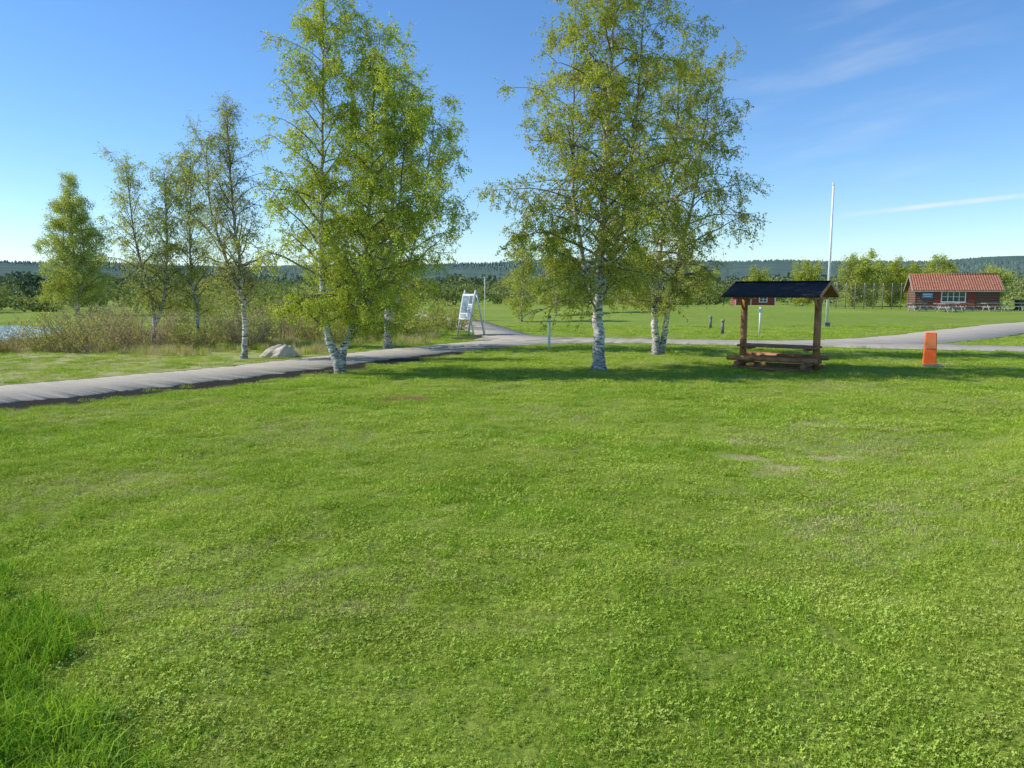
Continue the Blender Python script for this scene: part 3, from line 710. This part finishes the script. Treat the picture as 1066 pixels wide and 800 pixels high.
# ------------------------------------------------------------------ orange marker
M_or = simple('orange_plastic', (0.95,0.13,0.015), (1.0,0.18,0.025), 4, 0.5, bump=0.05)
M_orl = simple('orange_reflective', (0.98,0.24,0.07), (1.0,0.29,0.10), 9, 0.35, bump=0.05)
M_grey = simple('grey_plastic', (0.12,0.12,0.13), (0.2,0.2,0.21), 9, 0.6)
Om = empty('traffic_marker', (10.55,19.35,0), 'tapered orange plastic traffic marker with grey foot on the lawn', 'traffic marker', rot=math.radians(-22))
def frust(mb, w0, d0, w1, d1, z0_, z1_, mi=0, off=(0,0)):
    p = []
    for (w,d,z) in ((w0,d0,z0_),(w1,d1,z1_)):
        p += [(off[0]-w/2,off[1]-d/2,z),(off[0]+w/2,off[1]-d/2,z),(off[0]+w/2,off[1]+d/2,z),(off[0]-w/2,off[1]+d/2,z)]
    mb.poly(p, [(0,1,2,3),(4,5,6,7),(0,1,5,4),(1,2,6,5),(2,3,7,6),(3,0,4,7)], mi); return mb
b = MB(); frust(b, 0.31,0.16,0.25,0.12,0.05,0.86)
o = b.done('body', M_or, Om); bv = o.modifiers.new('bevel','BEVEL'); bv.width = 0.02; bv.segments = 3
b = MB(); frust(b, 0.235,0.010,0.21,0.010,0.46,0.81,0,(0,0)); o = b.done('reflector', M_orl, Om, (0,-0.0850,0)); o.rotation_euler = (-0.0245,0,0)
b = MB(); b.box((0.06,0,0.03),(0.42,0.30,0.06),None,0.012); b.done('foot', M_grey, Om)

# ------------------------------------------------------------------ flagpole
M_wp = simple('white_painted_metal', (0.74,0.75,0.76), (0.82,0.82,0.82), 3, 0.35, bump=0.02)
Fp = empty('flagpole', (16.75,41.0,0), 'tall slim white flagpole standing on the far lawn', 'flagpole')
MB().cyl((0,0,0),(0,0,7.35),0.075,0.045,16).done('pole', M_wp, Fp)
b = MB(); b.cyl((0,0,7.35),(0,0,7.39),0.06,0.06,12); r = bmesh.ops.create_uvsphere(b.bm, u_segments=12, v_segments=8, radius=0.055); bmesh.ops.translate(b.bm, vec=(0,0,7.44), verts=r['verts']); b.done('finial', M_wp, Fp)
MB().box((0,0,0.12),(0.28,0.28,0.24),None,0.02).done('base', M_grey, Fp)
MB().cyl((0.10,0,1.1),(0.06,0,7.3),0.004,0.004,5).cyl((0.10,0,1.1),(0.05,0,1.1),0.012,0.012,6).done('halyard', M_wp, Fp)

# ------------------------------------------------------------------ info board
M_gw = simple('grey_weathered_wood', (0.24,0.22,0.19), (0.42,0.39,0.34), 7, 0.8, (1,1,0.2))
M_wb = simple('pale_sign_panel', (0.62,0.64,0.65), (0.74,0.75,0.75), 3, 0.4, bump=0.02)
M_ink = simple('dark_print', (0.05,0.08,0.10), (0.11,0.16,0.19), 30, 0.6, bump=0.02)
M_map = simple('map_print', (0.10,0.16,0.20), (0.22,0.30,0.34), 9, 0.5, bump=0.02)
I = empty('information_board', (-1.80,33.4,0), 'white a-frame information board with dark panel by the path', 'sign', rot=math.radians(-52))
for sx in (-0.40,0.40):
    MB().cyl((sx,-0.42,-0.05),(sx,0,1.92),0.045,0.04,10).done('post', M_wb, I)
    MB().cyl((sx,0.46,-0.05),(sx,0.03,1.86),0.04,0.035,10).done('brace', M_wb, I)
al = math.atan2(0.42,1.97); pr = Matrix.Rotation(-al,3,'X')
def onface(x,z,off): return Vector((x, -0.42+0.42*(z+0.05)/1.97, z))+Vector((0,-math.cos(al),math.sin(al)*0.0+0.0))*off
pn = MB(); pn.box(onface(0,1.22,0.058),(0.86,0.022,1.12),pr,0.004); pn.done('panel', M_wb, I)
pk = MB()
def onp(x,z,w,h,mi): pk.box(onface(x,1.22+z,0.074),(w,0.006,h),pr,0,mi)
onp(-0.13,0.10,0.46,0.74,0); onp(0.26,0.30,0.24,0.34,1)
for k in range(5): onp(0.26-0.02*(k%2),0.04-0.065*k,0.24-0.04*(k%2),0.03,1)
for k in range(3): onp(-0.13,-0.34-0.06*k,0.44-0.06*(k%3),0.03,1)
pk.done('print', [M_map, M_ink], I)
Pp = empty('lamp_post', (-1.22,34.8,0), 'thin pale pole with small lamp beside the information board', 'lamp post')
MB().cyl((0,0,0),(0,0,2.45),0.018,0.015,10).done('pole', M_wb, Pp)
MB().cyl((0,0,2.45),(0,0,2.49),0.02,0.04,12).cyl((0,0,2.49),(0,0,2.52),0.04,0.015,12).done('lamp_head', M_wb, Pp)

B1 = empty('marker_post', (1.24,25.6,0), 'slim white marker post with wooden cap beside the path', 'post')
MB().box((0,0,0.5),(0.085,0.085,1.0),None,0.01).done('post', M_wp, B1)
MB().box((0,0,1.05),(0.11,0.11,0.10),None,0.015).done('cap', M_gw, B1)
B2 = empty('marker_post', (10.1,31.4,0), 'slim white post standing at the path edge', 'post')
MB().cyl((0,0,0),(0,0,1.25),0.035,0.03,10).done('post', M_wp, B2)
MB().box((0,-0.04,1.1),(0.2,0.015,0.16),None,0.01).done('plate', M_wb, B2)
first = None
for i,(x,y) in enumerate([(9.3,34.0),(10.0,38.8)]):
    if first is None:
        E = empty('bollard', (x,y,0), 'short dark grey bollard on the lawn near the path', 'bollard', group='low bollards along the path')
        MB().cyl((0,0,0),(0,0,0.55),0.07,0.065,14).done('post', M_grey, E)
        MB().cyl((0,0,0.55),(0,0,0.61),0.09,0.09,14).cyl((0,0,0.61),(0,0,0.66),0.09,0.03,14).done('cap', M_gw, E); first = E
    else:
        E = first.copy(); E.location = (x,y,0); link(E)
        for c_ in list(first.children):
            q = c_.copy(); q.parent = E; COL.objects.link(q)

# ------------------------------------------------------------------ red cabin
def cladding(name, c1, c2, period):
    m, nt, out = newmat(name)
    tc = N(nt,'ShaderNodeTexCoord'); w = N(nt,'ShaderNodeTexWave', wave_type='BANDS', bands_direction='Z'); w.inputs['Scale'].default_value = period
    L(nt, tc.outputs['Object'], w.inputs[0]); n = noise(nt, tc.outputs['Object'], 3, 5, 0.6, (1,1,6))
    c = ramp(nt, n.outputs[0], [(0.3,c1),(0.7,c2)])
    c2_ = mixc(nt, ramp(nt, w.outputs[0], [(0.0,(0.8,0.8,0.8)),(0.12,(0,0,0))]).outputs[0], c.outputs[0], (0.02,0.01,0.008))
    p = N(nt,'ShaderNodeBsdfPrincipled'); p.inputs['Roughness'].default_value = 0.85
    L(nt, c2_, p.inputs['Base Color']); b = N(nt,'ShaderNodeBump'); b.inputs['Distance'].default_value = 0.03
    L(nt, w.outputs[0], b.inputs['Height']); L(nt, b.outputs[0], p.inputs['Normal']); L(nt, p.outputs[0], out.inputs[0]); return m
M_red = cladding('falu_red_cladding', (0.27,0.05,0.035), (0.39,0.085,0.055), 1.6)
M_brown = cladding('dark_brown_logs', (0.14,0.07,0.055), (0.24,0.125,0.09), 1.3)
def tile_mat():
    m, nt, out = newmat('clay_roof_tile')
    tc = N(nt,'ShaderNodeTexCoord'); w = N(nt,'ShaderNodeTexWave', bands_direction='X'); w.inputs['Scale'].default_value = 1.4; L(nt, tc.outputs['Object'], w.inputs[0])
    w2 = N(nt,'ShaderNodeTexWave', bands_direction='Z', wave_profile='SAW'); w2.inputs['Scale'].default_value = 1.3; L(nt, tc.outputs['Object'], w2.inputs[0])
    n = noise(nt, tc.outputs['Object'], 3, 5); c = ramp(nt, n.outputs[0], [(0.3,(0.38,0.13,0.07)),(0.7,(0.56,0.23,0.13))])
    c2 = mixc(nt, 0.3, c.outputs[0], w.outputs[0], 'MULTIPLY'); c3 = mixc(nt, 0.25, c2, w2.outputs[0], 'MULTIPLY')
    p = N(nt,'ShaderNodeBsdfPrincipled'); p.inputs['Roughness'].default_value = 0.8; L(nt, c3, p.inputs['Base Color'])
    b = N(nt,'ShaderNodeBump'); b.inputs['Distance'].default_value = 0.05; L(nt, w.outputs[0], b.inputs['Height']); L(nt, b.outputs[0], p.inputs['Normal'])
    L(nt, p.outputs[0], out.inputs[0]); return m
M_tile = tile_mat()
M_white = simple('white_paint', (0.72,0.72,0.70), (0.82,0.82,0.80), 4, 0.5, bump=0.02)
m, nt, out = newmat('window_glass'); p = N(nt,'ShaderNodeBsdfPrincipled'); p.inputs['Base Color'].default_value = (0.06,0.08,0.09,1); p.inputs['Roughness'].default_value = 0.06
n_ = noise(nt, N(nt,'ShaderNodeTexCoord').outputs['Object'], 2.0); b_ = N(nt,'ShaderNodeBump'); b_.inputs['Strength'].default_value = 0.05; L(nt,n_.outputs[0],b_.inputs['Height']); L(nt,b_.outputs[0],p.inputs['Normal'])
L(nt,p.outputs[0],out.inputs[0]); M_glass = m
M_blue = simple('blue_sign_paint', (0.05,0.24,0.56), (0.08,0.32,0.64), 4, 0.4)

def house(loc, rot, W, D, wh, rh, label, wallm, roofm, over=0.35, wins=(), door=None, base_h=0.25, trimm=None, bargem=None):
    H = empty('house', loc, label, 'building', rot=rot)
    trimm = trimm or M_white
    b = MB(); x0,x1,y0,y1 = -W/2,W/2,-D/2,D/2
    pts = [(x0,y0,base_h),(x1,y0,base_h),(x1,y1,base_h),(x0,y1,base_h),(x0,y0,wh),(x1,y0,wh),(x1,y1,wh),(x0,y1,wh),(x0,0,wh+rh),(x1,0,wh+rh)]
    b.poly(pts, [(0,1,5,4),(2,3,7,6),(0,3,2,1),(0,4,8,7,3),(1,2,6,9,5)]); b.done('wall', wallm, H)
    MB().box((0,0,base_h/2-0.02),(W-0.06,D-0.06,base_h+0.036)).done('foundation', M_grey, H)
    r = MB(); a_ = math.atan2(rh, D/2); run = D/2+over; ln = run/math.cos(a_)
    for sgn in (-1,1):
        zc = wh+rh-math.tan(a_)*run/2+0.06
        r.box((0,sgn*run/2,zc),(W+2*over,ln,0.09),Matrix.Rotation(-sgn*a_,3,'X'),0.01)
    r.cyl((-W/2-over,0,wh+rh+0.10),(W/2+over,0,wh+rh+0.10),0.10,0.10,8)
    r.done('roof', roofm, H)
    for sx in (-1,1):
        f = MB()
        for sgn in (-1,1):
            f.box((sx*(W/2+over+0.02),sgn*run/2,wh+rh-math.tan(a_)*run/2+0.0),(0.03,ln,0.18),Matrix.Rotation(-sgn*a_,3,'X'))
        f.done('barge_board', bargem or trimm, H)
        MB().box((sx*(W/2-0.05),y0-0.014,(wh+base_h)/2),(0.12,0.024,wh-base_h-0.01)).done('corner_board', trimm, H)
    if bargem:
        MB().box((0,-run-0.03,wh+rh-math.tan(a_)*run-0.01),(W+2*over,0.03,0.12)).done('fascia', bargem, H)
    for (cx,cz,ww,wz) in wins:
        wn = bpy.data.objects.new('window', None); wn.location = (cx,y0-0.04,cz); link(wn,H)
        MB().box((0,0.005,0),(ww,0.02,wz)).done('glass', M_glass, wn)
        q = MB()
        for sx in (-1,1): q.box((sx*(ww/2+0.045),-0.012,0),(0.09,0.05,wz+0.18))
        for sz in (-1,1): q.box((0,-0.012,sz*(wz/2+0.045)),(ww-0.004,0.05,0.088))
        k = max(2,int(round(ww/0.55)))
        for i in range(1,k): q.box((-ww/2+ww*i/k,-0.012,0),(0.06,0.03,wz-0.004))
        q.box((0,-0.010,0),(ww-0.004,0.022,0.045)); q.done('frame', M_white, wn)
    if door:
        cx, ww, hh = door
        MB().box((cx,y0-0.02,base_h+hh/2),(ww,0.04,hh),None,0.005).done('door', M_brown, H)
        MB().box((cx-ww/2-0.05,y0-0.02,base_h+hh/2+0.02),(0.09,0.05,hh+0.04)).box((cx+ww/2+0.05,y0-0.02,base_h+hh/2+0.02),(0.09,0.05,hh+0.04)).box((cx,y0-0.02,base_h+hh+0.06),(ww,0.05,0.10)).done('door_frame', trimm, H)
    return H
Hc = house((44.6,78.5,0), math.radians(-18), 7.4, 4.6, 2.05, 1.4, 'low dark red timber cabin with muted tile roof and white windows', M_brown, M_tile,
      wins=((-0.3,1.32,2.0,0.95),), door=(2.3,0.85,1.6), over=0.3, trimm=M_brown, bargem=M_gw)
MB().box((-0.2,-2.315,1.2),(3.6,0.02,1.6)).done('red_panel', M_red, Hc)
MB().box((-2.6,-2.33,1.45),(1.0,0.04,0.5)).box((-2.6,-2.355,1.56),(0.8,0.012,0.10),mi=1).box((-2.6,-2.355,1.36),(0.6,0.012,0.08),mi=1).done('sign', [M_blue,M_white], Hc)
MB().box((2.9,0.5,3.35),(0.45,0.45,0.7),None,0.01).done('chimney', simple('chimney_brick',(0.22,0.08,0.05),(0.34,0.14,0.09),9), Hc)
house((26.2,84,0), math.radians(-8), 4.2, 2.8, 1.6, 0.7, 'small falu red shed with white corner boards', M_red, M_felt, over=0.2, wins=((0.8,1.0,0.7,0.5),), door=(-0.9,0.8,1.3), base_h=0.12)
house((-70,175,0), math.radians(20), 12, 7, 3.0, 2.0, 'distant red farmhouse among the trees', M_red, M_felt, wins=((-3,1.8,1.2,1.1),(0,1.8,1.2,1.1),(3,1.8,1.2,1.1)))
house((18.5,112,0), math.radians(-15), 6, 4, 2.2, 1.2, 'distant small brownish red cabin', M_red, M_felt, wins=((-1.5,1.3,0.8,0.7),(1.5,1.3,0.8,0.7)))

pt0 = None
for i,(x,y,r) in enumerate([(38.2,72.8,0.2),(40.4,72.2,-0.1),(42.6,72.9,0.3),(45.0,72.4,0.1),(39.2,69.6,0.5),(47.4,73,-0.2)]):
    if pt0 is None:
        E = empty('picnic_table', (x,y,0), 'weathered wooden picnic table outside the red cabin', 'picnic table', rot=r, group='picnic tables outside the cabin')
        MB().box((0,0,0.74),(1.7,0.72,0.05),None,0.01).done('table_top', M_gw, E)
        for sy in (-0.72,0.72): MB().box((0,sy,0.44),(1.7,0.26,0.045),None,0.01).done('seat', M_gw, E)
        for sx in (-0.6,0.6):
            MB().box((sx,-0.34,0.36),(0.07,0.09,0.84),Matrix.Rotation(-0.5,3,'X')).box((sx+0.08,0.34,0.36),(0.07,0.09,0.84),Matrix.Rotation(0.5,3,'X')).box((sx+0.04,0,0.39),(0.05,1.6,0.07)).done('leg', M_gw, E)
        pt0 = E
    else:
        E = pt0.copy(); E.location = (x,y,0); E.rotation_euler = (0,0,r); link(E)
        for c_ in list(pt0.children):
            q = c_.copy(); q.parent = E; COL.objects.link(q)
E = empty('waste_bin', (49.6,75.5,0), 'dark green wheeled waste bin beside the cabin', 'bin')
M_dg = simple('dark_green_plastic',(0.015,0.05,0.03),(0.03,0.075,0.045),6,0.5)
b = MB(); frust(b,0.46,0.5,0.58,0.66,0.08,0.98); b.done('body', M_dg, E)
MB().box((0,0,1.02),(0.62,0.72,0.06),None,0.02).done('lid', M_dg, E)
for sx in (-0.27,0.27): MB().cyl((sx-0.03,0.3,0.1),(sx+0.03,0.3,0.1),0.1).done('wheel', M_grey, E)
Fe = empty('net_fence', (32.8,80.5,0), 'tall wire net fence around a court', 'fence', rot=math.radians(4))
for i in range(9): MB().cyl((i*1.0,0,0),(i*1.0,0,2.7),0.04,0.04,8).done('post', M_gw, Fe)
b = MB()
for i in range(46): b.cyl((i*0.178,0,0.05),(i*0.178,0,2.6),0.008,0.008,3)
for i in range(14): b.cyl((0,0.0,0.1+i*0.187),(8,0.0,0.1+i*0.187),0.008,0.008,3)
b.done('net', M_grey, Fe)

# ------------------------------------------------------------------ light, sky, camera
elev = math.radians(40); hd = Vector((1.0, -0.07)).normalized()
d = Vector((hd.x*math.cos(elev), hd.y*math.cos(elev), -math.sin(elev)))
sl = bpy.data.lights.new('sun','SUN'); sl.energy = 5.0; sl.angle = math.radians(0.53); sl.color = (1.0,0.96,0.86)
so = bpy.data.objects.new('sun', sl); so.rotation_euler = d.to_track_quat('-Z','Y').to_euler(); so.location = (-30,-5,40); link(so)
w = bpy.data.worlds.new('World'); scene.world = w; w.use_nodes = True
nt = w.node_tree; nt.nodes.clear()
wo = nt.nodes.new('ShaderNodeOutputWorld'); bg = nt.nodes.new('ShaderNodeBackground'); bg.inputs[1].default_value = 0.14
sky = nt.nodes.new('ShaderNodeTexSky'); sky.sky_type = 'NISHITA'; sky.sun_disc = False
sky.sun_elevation = elev; sky.sun_rotation = math.atan2(-d.x, -d.y)
sky.altitude = 300; sky.air_density = 1.0; sky.dust_density = 0.1; sky.ozone_density = 2.5
tc = N(nt,'ShaderNodeTexCoord'); dirv = tc.outputs['Generated']
th = math.radians(6.913)
def pdir(u, v): return Vector((u, math.cos(th)+v*math.sin(th), -math.sin(th)+v*math.cos(th))).normalized()
d1, d2 = pdir(0.45,0.2215), pdir(0.67,0.246); nn = d1.cross(d2).normalized()
def vdot(vec, const):
    q = N(nt,'ShaderNodeVectorMath', operation='DOT_PRODUCT'); L(nt, vec, q.inputs[0]); q.inputs[1].default_value = const; return q.outputs['Value']
def mrange(v, a_, b_, c_=0.0, e_=1.0, st='SMOOTHSTEP'):
    q = N(nt,'ShaderNodeMapRange', interpolation_type=st); L(nt, v, q.inputs[0])
    for i,z_ in enumerate((a_,b_,c_,e_)): q.inputs[i+1].default_value = z_
    return q.outputs[0]
def mul(a_, b_):
    q = N(nt,'ShaderNodeMath', operation='MULTIPLY'); L(nt,a_,q.inputs[0])
    if isinstance(b_,float): q.inputs[1].default_value = b_
    else: L(nt,b_,q.inputs[1])
    return q.outputs[0]
ab = N(nt,'ShaderNodeMath', operation='ABSOLUTE'); L(nt, vdot(dirv, nn), ab.inputs[0])
trail = mul(mrange(ab.outputs[0], 0.0040, 0.0006), mrange(vdot(dirv, d2), 0.980, 0.995))
tn = noise(nt, dirv, 14, 4, 0.6); trail = mul(mul(trail, mrange(tn.outputs[0],0.2,0.6)), 0.62)
dc = pdir(0.40, 0.385); e1 = (pdir(0.55,0.42)-pdir(0.30,0.36)).normalized(); e2 = dc.cross(e1).normalized()
cb = N(nt,'ShaderNodeCombineXYZ'); L(nt, mul(vdot(dirv,e1),2.2), cb.inputs[0]); L(nt, mul(vdot(dirv,e2),13.0), cb.inputs[1])
cn = noise(nt, cb.outputs[0], 2.0, 5, 0.5)
cir = mul(mul(mrange(cn.outputs[0],0.42,0.80), mrange(vdot(dirv,dc),0.975,0.999)), 0.22)
sm = N(nt,'ShaderNodeMath', operation='ADD', use_clamp=True); L(nt,trail,sm.inputs[0]); L(nt,cir,sm.inputs[1])
hs = N(nt,'ShaderNodeHueSaturation'); hs.inputs['Saturation'].default_value = 1.16; hs.inputs['Value'].default_value = 1.10; L(nt, sky.outputs[0], hs.inputs['Color'])
tint = mixc(nt, 1.0, hs.outputs[0], (0.88,1.0,1.15), 'MULTIPLY')
skyc = mixc(nt, sm.outputs[0], tint, (6.3,6.7,7.1))
L(nt, skyc, bg.inputs[0]); L(nt, bg.outputs[0], wo.inputs[0])

cam = bpy.data.cameras.new('camera'); cam.sensor_width = 36; cam.lens = 36*800/1066; cam.clip_end = 9000; cam.clip_start = 0.05
co = bpy.data.objects.new('camera', cam); co.location = (0,0,1.9); co.rotation_euler = (math.radians(90)-th,0,0); link(co)
scene.camera = co
scene.view_settings.view_transform = 'Standard'; scene.view_settings.look = 'None'; scene.view_settings.exposure = 0
